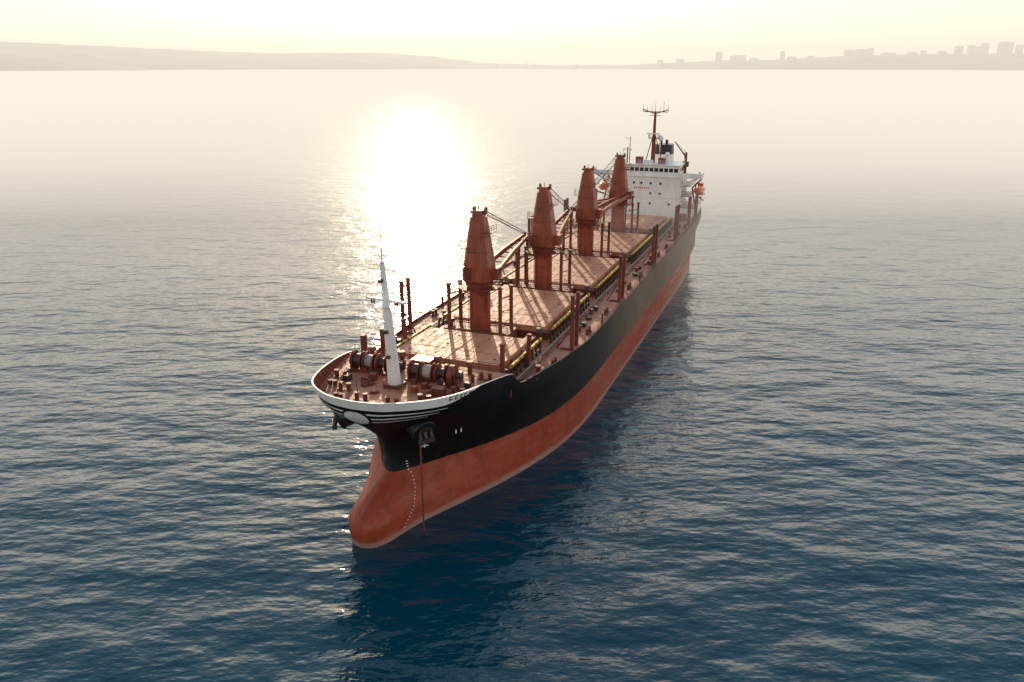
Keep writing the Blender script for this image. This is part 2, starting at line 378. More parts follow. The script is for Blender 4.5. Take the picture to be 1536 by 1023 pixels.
# ------------------------------------------------------------------ cranes
def crane(i,s,t0,tip):
    c=MB()
    c.box(t0-5.2,t0+5.2,s-1.9,s+1.9,12.7,14.9,1)
    for x in(-4.2,-2,2,4.2): c.box(t0+x-.4,t0+x+.4,s-1.97,s-1.9,13,14.7,1)
    c.rail([(t0-5.1,s-1.8,14.9),(t0+5.1,s-1.8,14.9),(t0+5.1,s+1.8,14.9),(t0-5.1,s+1.8,14.9)],1.0,1,1.6)
    c.cyl((t0,s,14.8),(t0,s,20.6),1.55,1.55,28,0); c.cyl((t0,s,20.6),(t0,s,21.6),1.55,2.0,28,0)
    c.cyl((t0,s,21.6),(t0,s,21.95),2.05,2.05,28,1)
    for z in(16.8,18.7): c.cyl((t0,s,z),(t0,s,z+.1),1.6,1.6,28,1)
    c.cyl((t0,s,21.2),(t0,s,21.28),3.1,3.1,20,1,False)
    pts=[(t0+3.0*math.cos(k*math.pi/6),s+3.0*math.sin(k*math.pi/6),21.28) for k in range(13)]
    c.rail(pts,1.05,1,3,.03)
    for k in range(6):
        an_=k*math.pi/3; c.beam((t0+1.5*math.cos(an_),s+1.5*math.sin(an_),20.1),(t0+3*math.cos(an_),s+3*math.sin(an_),21.2),.12,.12,1)
    for x in(-.25,.25): c.cyl((t0+x-1.0,s-1.4,15),(t0+x-1.0,s-1.4,21.2),.04,n=5,m=1)
    for z in np.arange(15.2,21.2,.4): c.cyl((t0-1.25,s-1.4,z),(t0-.75,s-1.4,z),.03,n=5,m=1)
    def ring(z,a,b,ch,dy=0):
        return [(t0+x,s+y+dy,z) for x,y in((-a+ch,-b),(a-ch,-b),(a,-b+ch),(a,b-ch),(a-ch,b),(-a+ch,b),(-a,b-ch),(-a,-b+ch))]
    c.loft([ring(21.95,1.7,1.7,.5),ring(22.4,2.0,2.05,.5),ring(24.6,1.92,1.95,.5),ring(31.3,1.05,1.05,.3),ring(31.6,1.0,1.0,.3)],0)
    c.loft([ring(31.6,.85,.8,.2),ring(32.5,.7,.7,.2)],0)
    c.box(t0-1.2,t0+1.2,s-.35,s+.35,32.0,32.35,1)
    for x in(-.9,.9): c.cyl((t0+x-.1,s+.5,32.5),(t0+x+.1,s+.5,32.5),.42,.42,14,1)
    c.cyl((t0,s,32.5),(t0,s,33.2),.06,.04,6,1)
    for z,a in((26.6,1.71),(28.8,1.42)):
        c.loft([ring(z,a+.02,a+.02,.45),ring(z+.12,a+.01,a+.01,.45)],1)
    c.box(t0-2.2,t0-1.2,s-2.3,s-1.2,27.2,27.3,1); c.rail([(t0-2.2,s-1.3,27.3),(t0-2.2,s-2.3,27.3),(t0-1.2,s-2.3,27.3)],1,1,1)
    c.box(t0+1.3,t0+2.3,s-1.0,s+1.0,29.4,29.5,1); c.rail([(t0+1.6,s-1.0,29.5),(t0+2.3,s-1.0,29.5),(t0+2.3,s+1,29.5)],1,1,1)
    c.box(t0-1.7,t0-.5,s-2.25,s-1.9,22.6,24.4,1)
    for k in range(14): c.cyl((t0+.35,s-1.98+k*.067,24.9+k*.46),(t0+.85,s-1.98+k*.067,24.9+k*.46),.03,n=4,m=1)
    c.box(t0+1.9,t0+2.9,s-.2,s+1.5,22.4,24.2,0); c.box(t0+2.9,t0+2.92,s,s+1.3,23.1,24.0,2)
    ty,tx=tip; dy=1 if ty>s else -1
    tz=23.4
    for k in(-1,1):
        a=Vector((t0+k*1.5,s+dy*2.2,22.6)); b=Vector((tx+k*.45,ty,tz)); m_=a.lerp(b,.5)+Vector((0,0,.15))
        c.beam(a,m_,.32,.6,0,.4,.85); c.beam(m_,b,.4,.85,0,.3,.5)
        c.beam((t0+k*1.5,s+dy*1.6,22.4),a,.3,.7,0)
    for q in np.linspace(.05,.98,9):
        a=Vector((t0-1.5,s+dy*2.2,22.6)).lerp(Vector((tx-.45,ty,tz)),q); b=Vector((t0+1.5,s+dy*2.2,22.6)).lerp(Vector((tx+.45,ty,tz)),q)
        c.beam(a,b,.2,.2,0)
    for k in(-.35,.35): c.cyl((tx+k-.08,ty+dy*.3,tz),(tx+k+.08,ty+dy*.3,tz),.5,.5,14,1)
    for k in(-1.0,-.75,.75,1.0): c.cyl((t0+k*.8,s+dy*.5,32.4),(tx+k*.4,ty,tz+.3),.045,n=5,m=2)
    for k in(-.2,.2): c.cyl((t0+k,s+dy*.6,32.3),(tx+k,ty+dy*.4,tz-.2),.035,n=5,m=2)
    c.cyl((tx,ty+dy*.3,tz),(tx,ty+dy*.3,tz-2.2),.05,n=5,m=2); c.box(tx-.3,tx+.3,ty+dy*.3-.25,ty+dy*.3+.25,tz-3,tz-2.1,3)
    for k in(-1,1): c.beam((tx+k*.9,ty-dy*1.5,12.85),(tx+k*.7,ty-dy*1.5,tz-.5),.3,.3,1)
    c.beam((tx-1.1,ty-dy*1.5,tz-.6),(tx+1.1,ty-dy*1.5,tz-.6),.35,.35,1)
    for k in(-1,1):
        for off in(-.55,.55):
            x=t0+k*4.1+off*.8
            c.beam((x,s+off*2,14.9),(x,s+off*2,21.4),.42,.45,1)
            c.box(x-.32,x+.32,s+off*2-.32,s+off*2+.32,21.4,21.65,1)
        c.beam((t0+k*4.1-.45,s-1.1,20),(t0+k*4.1+.45,s+1.1,20),.15,.15,1)
        c.beam((t0+k*4.1-.45,s-1.1,18),(t0+k*4.1+.45,s+1.1,18),.15,.15,1)
        c.beam((t0+k*3.9,s,15.5),(t0+k*1.4,s,15.5),.2,.2,1)
    c.build('deck_crane_%d'%(i+1),ship,[M_CRANE,M_RED,M_DARK,M_YEL],.03)
CR=[(37.8,-1.0,(65.5,-3.8)),(63.4,.2,(92.5,-3.9)),(91.3,.1,(121,2.6)),(118,.3,(95,-3.9))]
for i,(s,t,tip) in enumerate(CR): crane(i,s,t,tip)
# ------------------------------------------------------------------ side stanchions
st=MB()
def stan(t,s,h,lean=0):
    st.beam((t,s,12.85),(t+lean,s,12.85+h),.45,.52,0); st.beam((t-.25,s,12.85+h*.5),(t-.25,s,12.85+h*.52),.1,.7,0)
    st.box(t+lean-.3,t+lean+.3,s-.3,s+.3,12.85+h,13.05+h,0)
for s in(39.5,66.5,95.5,121.5):
    for sd in(1,-1):
        x=sd*(13.6 if s>45 or sd<0 else 13.1); s_=s-(1.5 if s<45 and sd<0 else 0)
        stan(x,s_-1.0,8,0); stan(x,s_+1.3,8,sd*.1)
        for z in(15.5,18,20): st.beam((x,s_-1,z),(x,s_+1.3,z),.12,.15,0)
        st.beam((x,s_-1,13),(x-sd*1.8,s_-1,12.9),.25,.25,0); st.beam((x,s_-1,16.5),(x-sd*2.2,s_-1,12.9),.18,.18,0)
for sd in(1,-1):
    stan(sd*8.7,22.3,5.5); stan(sd*9.3,30,4.5,sd*.3)
    for s in(52,80,108,133,144): 
        st.beam((sd*14.1,s,12.9),(sd*14.1,s,14.6),.3,.3,0)
    stan(sd*13.4,141,7.0); stan(sd*13.4,143,7.0)
stan(-10.2,19.8,5.2); stan(-10.6,20.8,5.0)
st.build('timber_stanchions',ship,[M_RED],.02)
# ------------------------------------------------------------------ deck clutter
dc=MB()
def bollard(x,y,z,m=0):
    dc.box(x-.35,x+.35,y-.9,y+.9,z,z+.12,m)
    for d in(-.55,.55): dc.cyl((x,y+d,z+.1),(x,y+d,z+.75),.24,.24,12,m); dc.cyl((x,y+d,z+.75),(x,y+d,z+.85),.3,.3,12,m)
for sd in(1,-1):
    for s in(32,47,58,75,85,103,112,128,138): bollard(sd*13.2*(1 if s>40 else .95),s,12.9)
    for x,z in((9.9,13.1),(10.2,13.1),(10.5,13.15)):
        dc.cyl((sd*x,24,z),(sd*x,146,z),.09,n=8,m=2 if x<10.1 else 0)
    for s in np.arange(25,146,5.0): dc.box(min(sd*9.7,sd*10.7),max(sd*9.7,sd*10.7),s,s+.15,12.88,13.05,0)
    for s in(30,48,57,74,86,101,110,127,137):
        x=sd*(11.6+random.uniform(-.6,.6)); y=s+random.uniform(-2,2)
        dc.cyl((x,y,12.85),(x,y,13.5),.28,.28,12,0); dc.cyl((x,y,13.5),(x,y,13.75),.45,.4,12,0)
        if random.random()<.6: dc.box(x-.5,x+.4,y+2,y+2.9,12.88,13.5,1)
        if random.random()<.5:
            for k in range(3): dc.cyl((x+.4,y-3,12.9+k*.1),(x+.4,y-3,12.98+k*.1),.55-.05*k,.55-.05*k,14,1)
    pts=[]
    for s in np.arange(44,150,6.): pts.append((sd*14.45,s,13.1))
    dc.rail(pts,.95,0,2.0,.03)
for s0,s1 in((35.6,40.4),(61,66),(89,94),(115.5,121)):
    for x in(-6.8,6.8):
        dc.box(x-.7,x+.7,(s0+s1)/2-1,(s0+s1)/2+1,12.9,14.2,0)
        dc.cyl((x+.3*x/6.8+1.2,(s0+s1)/2,12.9),(x+.3*x/6.8+1.2,(s0+s1)/2,15.3),.35,.35,14,1)
        dc.cyl((x+.3*x/6.8+1.2,(s0+s1)/2,15.3),(x+.3*x/6.8+1.2,(s0+s1)/2,15.8),.65,.5,14,1)
dc.build('deck_fittings',ship,[M_RED,M_DARK,M_GREY])
# ------------------------------------------------------------------ forecastle gear
fg=MB(); Z=16.08
def windlass(x,y,ma,mb_):
    fg.box(x-3.3,x+3.3,y-1.0,y+1.0,Z-.1,Z+.3,0)
    for a in(-3.0,-1.3,.4,2.1,3.1): fg.box(x+a-.1,x+a+.1,y-.7,y+.7,Z+.3,Z+1.5,0)
    fg.cyl((x-3.4,y,Z+1.3),(x+3.5,y,Z+1.3),.16,n=10,m=1)
    for a,b,r,m in((-2.8,-1.5,.75,ma),(-1.1,.2,.8,mb_),(.7,1.9,.6,1)):
        fg.cyl((x+a,y,Z+1.3),(x+b,y,Z+1.3),r,r,20,m)
        for e in(a,b): fg.cyl((x+e-.05,y,Z+1.3),(x+e+.05,y,Z+1.3),1.15,1.15,24,0)
    fg.cyl((x+2.3,y,Z+1.3),(x+2.9,y,Z+1.3),1.2,1.2,24,0)
    fg.cyl((x+3.3,y,Z+1.3),(x+3.9,y,Z+1.3),.45,.35,16,1)
    fg.box(x+1.9,x+3.1,y+.9,y+2.1,Z,Z+1.1,1)
    fg.beam((x+1.3,y-.8,Z+.9),(x+1.3,y-4.2,Z+.25),.22,.2,1); fg.box(x+.9,x+1.7,y-3.0,y-2.2,Z,Z+.9,0)
    fg.cyl((x+1.3,y-4.6,Z-.05),(x+1.3,y-4.2,Z+.5),.5,.45,14,0)
windlass(-4.9,13.6,1,5); windlass(3.4,13.0,1,4)
def bol(x,y):
    fg.box(x-.9,x+.9,y-.35,y+.35,Z-.05,Z+.1,0)
    for d in(-.55,.55): fg.cyl((x+d,y,Z+.1),(x+d,y,Z+.8),.25,.25,12,0); fg.cyl((x+d,y,Z+.8),(x+d,y,Z+.9),.32,.32,12,0)
for x,y in((-5.2,7.2),(5.2,7.2),(-7.8,10.5),(7.8,10.5),(-9,16),(9,16),(-1.8,5.2),(2.2,5.2)): bol(x,y)
for x,y in((-3,17.2),(2,17.3),(6.5,17),(-7.5,17.5)):
    fg.cyl((x,y,Z-.1),(x,y,Z+1.2),.3,.3,12,0); fg.cyl((x,y,Z+1.2),(x,y,Z+1.7),.6,.45,14,0)
fg.box(-.9,1.6,15.6,17.6,Z-.1,Z+1.3,0); fg.box(-1,1.7,15.5,17.7,Z+1.3,Z+1.4,2)
fg.box(5,6.4,9.2,10.4,Z-.1,Z+.9,0); fg.box(-7.2,-6.2,9.5,10.5,Z-.1,Z+.7,1)
for x,y in((-3.5,9.5),(4.2,9.2),(-1.5,7.6)):
    for k in range(3): fg.cyl((x,y,Z+k*.12),(x,y,Z+.1+k*.12),.6-.08*k,.6-.08*k,16,2)
fg.rail([(-3.2,4.8,Z-.05),(-6.2,7.6,Z-.05),(-7.6,11.5,Z-.05)],1.0,0,1.4); fg.rail([(1.5,8.6,Z-.05),(6.2,8.4,Z-.05)],1.0,0,1.2); fg.rail([(-4.2,9.2,Z-.05),(-.9,8.8,Z-.05)],1.0,0,1.2)
fg.rail([(-8.4,17.8,Z-.05),(-2.5,17.9,Z-.05)],1.0,3,1.5)
fg.cyl((0,1.9,17.6),(0,1.6,20.2),.06,.04,8,0)
for x,y in((-4.6,4.8),(4.6,4.8),(-7.4,8),(7.4,8)): fg.cyl((x-.3,y,Z),(x-.3,y,Z+.6),.25,.25,10,0);fg.cyl((x+.35,y,Z),(x+.35,y,Z+.6),.25,.25,10,0)
rr_=random.Random(3)
for k in range(26):
    x=rr_.uniform(-8,8); y=rr_.uniform(9,17.5); q=rr_.uniform(.15,.4)
    fg.box(x-q,x+q,y-q*.8,y+q*.8,Z-.05,Z+rr_.uniform(.2,1.1),rr_.choice((0,1,2,0)))
fg.build('mooring_and_anchor_gear',ship,[M_RED,M_DARK,M_CRANE,M_ORANGE,M_ROPE,M_GREY],.015)
fm=MB(); b0=Vector((-.2,10.2,16.05))
fm.box(-1.2,.8,9.2,11.2,16.02,16.5,1)
tp_=Vector((-.95,10.0,31.2))
fm.cyl(b0,b0.lerp(tp_,.62),.82,.50,20,0); fm.cyl(b0.lerp(tp_,.62),tp_,.46,.28,16,0)
fm.box(tp_.x-.6,tp_.x+.6,9.5,10.5,31.2,31.28,0); fm.rail([(tp_.x-.6,9.5,31.28),(tp_.x+.6,9.5,31.28),(tp_.x+.6,10.5,31.28),(tp_.x-.6,10.5,31.28)],.9,0,1.2,.03)
fm.cyl((tp_.x,10,31.2),(tp_.x,10,32.7),.14,.12,8,0); fm.cyl((tp_.x,10,32.7),(tp_.x,10,36.0),.045,.025,6,0)
c=b0.lerp(tp_,.70); 
fm.beam((c.x-2.6,c.y,c.z+.1),(c.x+2.6,c.y,c.z-.1),.26,.26,0)
fm.box(c.x-1.2,c.x+1.2,c.y-.9,c.y+.9,c.z-.6,c.z-.52,0); fm.rail([(c.x-1.2,c.y-.9,c.z-.52),(c.x+1.2,c.y-.9,c.z-.52),(c.x+1.2,c.y+.9,c.z-.52)],.9,0,1.2,.04)
for k in(-1,1):
    fm.cyl((c.x+k*2.5,c.y,c.z),(c.x+k*2.5,c.y,c.z+.7),.07,n=6,m=0); fm.beam((c.x+k*2.0,c.y,c.z),(c.x+k*.3,c.y,c.z-1.6),.1,.1,0)
    fm.box(c.x+k*1.5-.2,c.x+k*1.5+.2,c.y-.5,c.y-.2,c.z-.35,c.z,2)
for z in(.25,.45,.85): 
    q=b0.lerp(tp_,z); fm.box(q.x-.2,q.x+.2,q.y-1.0,q.y-.5,q.z,q.z+.35,2)
for x in(.5,.85): fm.cyl((b0.x+x,b0.y-.4,16.2),(c.x+x-.25,c.y-.4,c.z-.5),.03,n=5,m=0)
for z in np.arange(16.6,26,.4):
    q=(z-16)/15.2*(tp_.x-b0.x); fm.cyl((b0.x+.5+q*.4,b0.y-.4,z),(b0.x+.85+q*.4,b0.y-.4,z),.025,n=4,m=0)
fm.build('foremast',ship,[M_WHITE,M_RED,M_DARK],.0)
# ------------------------------------------------------------------ superstructure
ss=MB(); S0=150.0
ss.box(-9.2,9.2,S0,S0+13,12.8,23.6,0)
ss.box(-13.2,13.2,S0+1.0,S0+15,12.8,15.6,0)
ss.box(-13.4,13.4,S0+.8,S0+15.2,15.6,15.75,3)
ss.box(-11.5,11.5,S0+2.5,S0+13.5,18.3,18.42,3); ss.box(-11.5,11.5,S0+2.5,S0+13.5,21.0,21.12,3)
ss.rail([(13.2,S0+15,15.75),(13.2,S0+1,15.75),(9.3,S0+1,15.75)],1.05,0,2,.04); ss.rail([(-13.2,S0+15,15.75),(-13.2,S0+1,15.75),(-9.3,S0+1,15.75)],1.05,0,2,.04)
for sd in(1,-1):
    ss.rail([(sd*11.4,S0+13.4,18.42),(sd*11.4,S0+2.6,18.42),(sd*9.3,S0+2.6,18.42)],1.05,0,2,.04)
    ss.rail([(sd*11.4,S0+13.4,21.12),(sd*11.4,S0+2.6,21.12),(sd*9.3,S0+2.6,21.12)],1.05,0,2,.04)
ss.box(-14.8,14.8,S0-.35,S0+4.2,23.6,23.8,0)
ss.box(-9.2,9.2,S0+4.2,S0+13,23.6,23.78,0)
for sd in(1,-1):
    x0,x1=sorted((sd*8.9,sd*14.8)); ss.box(x0,x1,S0-.35,S0-.25,23.8,24.95,0)
    x0,x1=sorted((sd*14.7,sd*14.8)); ss.box(x0,x1,S0-.25,S0+4.2,23.8,24.95,0)
    for y in(S0+.3,S0+3.6): ss.beam((sd*13.8,y,23.55),(sd*9.2,y,21.4),.25,.3,0)
    ss.box(sd*14.2-.3,sd*14.2+.3,S0-.1,S0+.5,24.95,25.5,0)
ss.box(-8.8,8.8,S0+.2,S0+9,23.8,26.7,0)
for k in range(13):
    x=-7.9+k*1.32-.0
    ss.box(x-.50,x+.50,S0+.13,S0+.19,25.0,25.95,1); 
for sd in(1,-1):
    for y in(S0+1.2,S0+2.6,S0+4.4,S0+6): 
        x0,x1=sorted((sd*8.8,sd*8.87)); ss.box(x0+.002*sd,x1+.002*sd,y,y+1.0,25.0,25.95,1)
ss.box(-9.3,9.3,S0-.3,S0+9.4,26.7,26.9,0)
ss.rail([(-9.2,S0+9.2,26.9),(-9.2,S0-.2,26.9),(9.2,S0-.2,26.9),(9.2,S0+9.2,26.9)],1.05,0,1.8,.04)
for z,xs in((21.9,(-3.2,-1.2,1.4,4)),(19.2,(-6.6,1.4,4)),(16.5,(-4,1.4,6.6)),(14.2,(-4,))):
    for x in xs:
        ss.box(x-.28,x+.28,S0-.05,S0-.003,z-.28,z+.28,1); ss.box(x-.36,x+.36,S0-.03,S0-.002,z-.38,z-.33,3)
for x in np.arange(-3.2,1.2,.55): ss.box(x,x+.34,S0-.04,S0-.003,20.35,20.75,2)
ss.box(-9.2,9.2,S0-.03,S0-.004,18.0,18.05,3)
for sd in(1,-1):
    for z in(16.6,19.3,22):
        for y in(S0+4,S0+7,S0+10):
            x0,x1=sorted((sd*9.203,sd*9.25)); ss.box(x0,x1,y,y+.7,z-.35,z+.35,1)
ss.build('superstructure',ship,[M_WHITE,M_GLASS,M_ORANGE,M_GREY],.02)
fn=MB()
def rr(z,a,b,cy,cx=0,n=24):
    out=[]
    for i in range(n):
        t=2*math.pi*i/n; cc,s_=math.cos(t),math.sin(t)
        out.append((cx+a*math.copysign(abs(cc)**.6,cc),cy+b*math.copysign(abs(s_)**.6,s_),z))
    return out
fn.loft([rr(23.7,3.0,3.2,S0+14.5,1.8),rr(28.4,2.6,2.9,S0+14.7,1.8)],0,True); fn.loft([rr(28.4,2.65,2.95,S0+14.7,1.8),rr(31.0,2.4,2.7,S0+14.9,1.8)],1,True)
fn.loft([rr(12.8,4.2,4.5,S0+16.5,0),rr(23.7,4.0,4.2,S0+16.0,0)],0,True)
for x in(.8,2.4): fn.cyl((x,S0+14.8,31),(x,S0+14.8,32.2),.4,.4,12,1)
fn.build('funnel',ship,[M_WHITE,M_BLACK])
mm=MB(); mx,my=.6,S0+5
mm.cyl((mx,my,26.9),(mx,my,33.5),.62,.5,12,0); mm.cyl((mx,my,33.5),(mx,my,40.2),.42,.3,10,0)
mm.box(mx-1.3,mx+1.3,my-1.3,my+1.0,33.3,33.42,0); mm.rail([(mx-1.3,my+1,33.42),(mx-1.3,my-1.3,33.42),(mx+1.3,my-1.3,33.42),(mx+1.3,my+1,33.42)],.9,0,1.3,.04)
mm.beam((mx-1.9,my-1.1,34.6),(mx+1.7,my-1.1,34.6),.22,.3,1)
mm.beam((mx-3.4,my,40.8),(mx,my,39.7),.25,.25,0); mm.beam((mx+3.4,my,40.8),(mx,my,39.7),.25,.25,0); mm.beam((mx-3.3,my,40.2),(mx+3.3,my,40.2),.2,.2,0)
mm.box(mx-1.4,mx+1.4,my-.8,my+.8,39.2,39.3,0)
for x,h in((-3.4,1.4),(-2.2,.8),(-1,1.2),(0,2.0),(1.2,.9),(2.2,2.3),(3.4,1.3)): mm.cyl((mx+x,my,40.3),(mx+x,my,40.6+h),.07,.04,6,0)
for sd in(-1,1): mm.cyl((mx+sd*2.3,my+1.6,26.9),(mx+sd*.2,my,34.5),.14,.1,8,0)
for z in np.arange(27.2,39,.6): mm.cyl((mx-.3,my-.62,z),(mx+.3,my-.62,z),.04,n=4,m=0)
mm.cyl((-5.2,S0+2,26.9),(-5.2,S0+2,33.8),.14,.08,8,0); mm.cyl((-5.9,S0+2.4,26.9),(-5.9,S0+2.4,31),.2,.14,8,0); mm.rail([(-6.6,S0+1.4,30),(-4.6,S0+1.4,30)],.8,0,1); mm.cyl((-6.6,S0+1.6,33.4),(-5.2,S0+2,33.4),.05,n=5,m=0)
mm.box(-3.4,-1.6,S0+1.4,S0+3.2,26.9,28.6,0); mm.box(2.8,4.6,S0+1.2,S0+3,26.9,28.5,0)
mm.cyl((5.0,S0+2.4,26.9),(5.0,S0+2.4,29.0),.1,.1,8,1); mm.box(-1.0,1.4,S0+.8,S0+1.6,26.9,27.9,1)
def sphere(mb,c,r,m,n=12):
    rings=[]
    for j in range(1,n): 
        a=math.pi*j/n-math.pi/2; rings.append([(c[0]+r*math.cos(a)*math.cos(2*math.pi*i/n),c[1]+r*math.cos(a)*math.sin(2*math.pi*i/n),c[2]+r*math.sin(a)) for i in range(n)])
    mb.loft(rings,m,True)
sphere(mm,(5.0,S0+2.4,29.4),.65,1); sphere(mm,(1.9,S0+7.5,33.2),.8,1); mm.cyl((1.9,S0+7.5,26.9),(1.9,S0+7.5,32.6),.15,.15,8,1)
mm.cyl((9.2,S0+7.5,23.8),(9.2,S0+7.5,29.6),.35,.3,10,0); mm.beam((9.2,S0+7.3,28.4),(6.2,S0+5.5,32.6),.3,.35,0,.2,.2); mm.cyl((9.2,S0+7.5,29.6),(6.4,S0+5.7,32.4),.04,n=5,m=0)
mm.box(8.4,10.0,S0+6.8,S0+8.2,25.8,27.2,0)
for sd in(1,-1): mm.cyl((sd*8.6,S0+8.8,26.9),(sd*8.6,S0+8.8,30),.08,.05,6,0)
mm.build('main_mast_and_roof_gear',ship,[M_RED,M_WHITE],.0)
for nm,sd in(('lifeboat_port',1),('lifeboat_starboard',-1)):
    lb=MB(); cx,cy,cz=sd*13.4,S0+8,19.6; rings=[]
    for k in range(13):
        q=-1+2*k/12; e=max(.06,(1-abs(q)**2.6))**.5; ring_=[]
        for i in range(16):
            a=2*math.pi*i/16; x=math.cos(a)*1.35*e; z=math.sin(a); z=z*1.15*e if z>0 else z*1.25*(e**.7)
            ring_.append((cx+x,cy+q*3.9,cz+z))
        rings.append(ring_)
    lb.loft(rings,0,True); lb.box(cx-1.42,cx+1.42,cy-3.0,cy+3.0,cz-.1,cz+.06,1)
    lb.loft([[(cx+x*.7,cy+1.6+y*.9,cz+z) for x,y in((-1,-1),(1,-1),(1,1),(-1,1))] for z in(.9,1.7)],0)
    for y in(-1.5,-.3,.6): lb.box(cx-1.25,cx+1.25,cy+y,cy+y+.5,cz+.3,cz+.6,2)
    for y in(-2.9,2.9):
        lb.beam((sd*12.8,cy+y,15.75),(sd*11.8,cy+y,20.5),.35,.4,3); lb.beam((sd*11.8,cy+y,20.5),(sd*13.4,cy+y,22.3),.35,.4,3); lb.cyl((sd*13.4,cy+y,22.2),(sd*13.4,cy+y,20.4),.05,n=5,m=3)
        lb.beam((sd*12.8,cy+y,17.8),(sd*14.6,cy+y,18.2),.3,.3,3)
    lb.build(nm,ship,[M_ORANGE,M_WHITE,M_GLASS,M_CRANE],.0)
af=MB()
for sd in(1,-1):
    af.box(sd*11-.9,sd*11+.9,S0-3.4,S0-1.6,12.85,14.5,0); af.box(sd*6-1.2,sd*6+1.2,S0-6.8,S0-5.6,12.85,14.2,0)
    af.beam((sd*13.9,S0-1,12.85),(sd*13.9,S0-1,19.5),.45,.5,0); af.beam((sd*13.9,S0+1,12.85),(sd*13.9,S0+1,19.5),.45,.5,0)
    af.beam((sd*13.9,S0-1,19.3),(sd*13.9,S0+14,15.9),.25,.3,0)
    af.rail([(sd*14.3,S0,13.1),(sd*13.9,S0+10,13.1),(sd*12.2,S0+18,13.1)],1.05,0,2,.04)
    for y in(S0+16.5,S0+19.5): af.cyl((sd*6-1.5,y,14),(sd*6+1.5,y,14),.7,.7,16,0); af.box(sd*6-1.8,sd*6-1.5,y-.6,y+.6,12.85,14.6,0); af.box(sd*6+1.5,sd*6+1.8,y-.6,y+.6,12.85,14.6,0)
af.build('aft_deck_gear',ship,[M_RED])
# ------------------------------------------------------------------ water
wm,nt,b,o=newmat('sea_water')
b.inputs['Base Color'].default_value=(.0008,.037,.062,1); b.inputs['IOR'].default_value=1.42
t=nt.nodes.new('ShaderNodeTexCoord'); sp=nt.nodes.new('ShaderNodeSeparateXYZ'); nt.links.new(t.outputs['Object'],sp.inputs[0])
mr=nt.nodes.new('ShaderNodeMapRange'); nt.links.new(sp.outputs[1],mr.inputs[0])
for i_,v_ in enumerate((110,400,.08,.36)): mr.inputs[i_+1].default_value=v_
nt.links.new(mr.outputs[0],b.inputs['Roughness'])
v1=mapping(nt,(.055,.12,1),(0,0,R(16))); v2=mapping(nt,(.22,.43,1),(0,0,R(-24))); v3=mapping(nt,(1.0,1.8,1),(0,0,R(10)))
v4=mapping(nt,(.012,.022,1),(0,0,R(30)))
gust=math_(nt,'MULTIPLY_ADD',noise(nt,v4,1,2,.5),1.6,.2)
h=math_(nt,'MULTIPLY',noise(nt,v1,1,3,.5),1.1)
h=math_(nt,'ADD',h,math_(nt,'MULTIPLY',noise(nt,v2,1,3,.5),.36))
h=math_(nt,'ADD',h,math_(nt,'MULTIPLY',math_(nt,'MULTIPLY',noise(nt,v3,1,3,.5),.060),gust))
bpn=nt.nodes.new('ShaderNodeBump'); bpn.inputs['Distance'].default_value=1; bpn.inputs['Strength'].default_value=1
nt.links.new(h,bpn.inputs['Height']); nt.links.new(bpn.outputs[0],b.inputs['Normal'])
w=MB(); w.add([(-30000,-3000,0),(30000,-3000,0),(30000,40000,0),(-30000,40000,0)],[(0,1,2,3)])
w.build('sea_water',None,[wm])
# ------------------------------------------------------------------ distant land
hm,nt,b,o=newmat('wooded_hillside')
v=mapping(nt,(1,1,1)); n=noise(nt,v,.012,8,.65)
nt.links.new(ramp(nt,n,[(.35,(.06,.045,.035)),(.55,(.12,.085,.06)),(.7,(.24,.18,.15))]),b.inputs['Base Color']); b.inputs['Roughness'].default_value=.9
def hz(px,ytop,Y): return ((px-768)/1264*Y, 52+Y*(98-ytop)/1350)
def hill(name,prof,depth,seed,rough=5):
    rnd=np.random.RandomState(seed); hbm=MB(); n=260
    px=[p[0] for p in prof]; rows=9; vs=[]
    xs=np.linspace(px[0],px[-1],n); jit=np.zeros(n)
    for fr,am in((6,.5),(17,.3),(45,.2),(110,.12)):
        jit+=am*np.sin(xs/ (px[-1]-px[0])*fr*6.28+rnd.rand()*6)*1.0
    for j in range(rows):
        q=j/(rows-1)
        for i,x in enumerate(xs):
            Y0=np.interp(x,px,[p[2] for p in prof]); yt=np.interp(x,px,[p[1] for p in prof])
            Z=hz(x,yt,Y0+depth)[1]+jit[i]*rough
            Y=Y0+depth*q+ (jit[(i*3)%n]*20 if j else 0); Xx=(x-768)/1264*(Y0+depth*q)
            zz=max(Z,4)*(q**.7)*(1+.06*math.sin(i*.35+j*1.7)*(0<j<rows-1)) if j else -1
            vs.append((Xx,Y,zz))
    for i,x in enumerate(xs): 
        Y0=np.interp(x,px,[p[2] for p in prof])+depth*2; vs.append(((x-768)/1264*Y0,Y0,-5))
    fs=[(j*n+i,j*n+i+1,(j+1)*n+i+1,(j+1)*n+i) for j in range(rows) for i in range(n-1)]
    hbm.add(vs,fs,0,True); return hbm.build(name,None,[hm])
hill('distant_hills',[(-900,50,5200),(-300,58,5200),(0,62,5400),(130,67,5700),(270,75,6200),(400,79,6600),(560,79,7000),(650,84,7400),(720,93,7700),(800,97,8000),(900,101,8000)],1200,1,6)
hill('coastal_hill',[(-900,78,4300),(-200,80,4600),(0,83,5000),(80,88,5200),(160,97,5500),(220,101,5600)],400,2,3)
hill('wooded_coast',[(640,101,8200),(760,98,8000),(860,98,7600),(940,97,7300),(1000,94,7000),(1078,91,6700),(1170,89,6500),(1265,83,6300),(1400,81,6000),(1536,80,5600),(1700,78,5200),(2400,70,4600)],500,3,4)
bm_,nt,b,o=newmat('apartment_wall')
br=nt.nodes.new('ShaderNodeTexBrick'); br.offset=0; br.inputs['Scale'].default_value=1; br.inputs['Brick Width'].default_value=4; br.inputs['Row Height'].default_value=3; br.inputs['Mortar Size'].default_value=.8
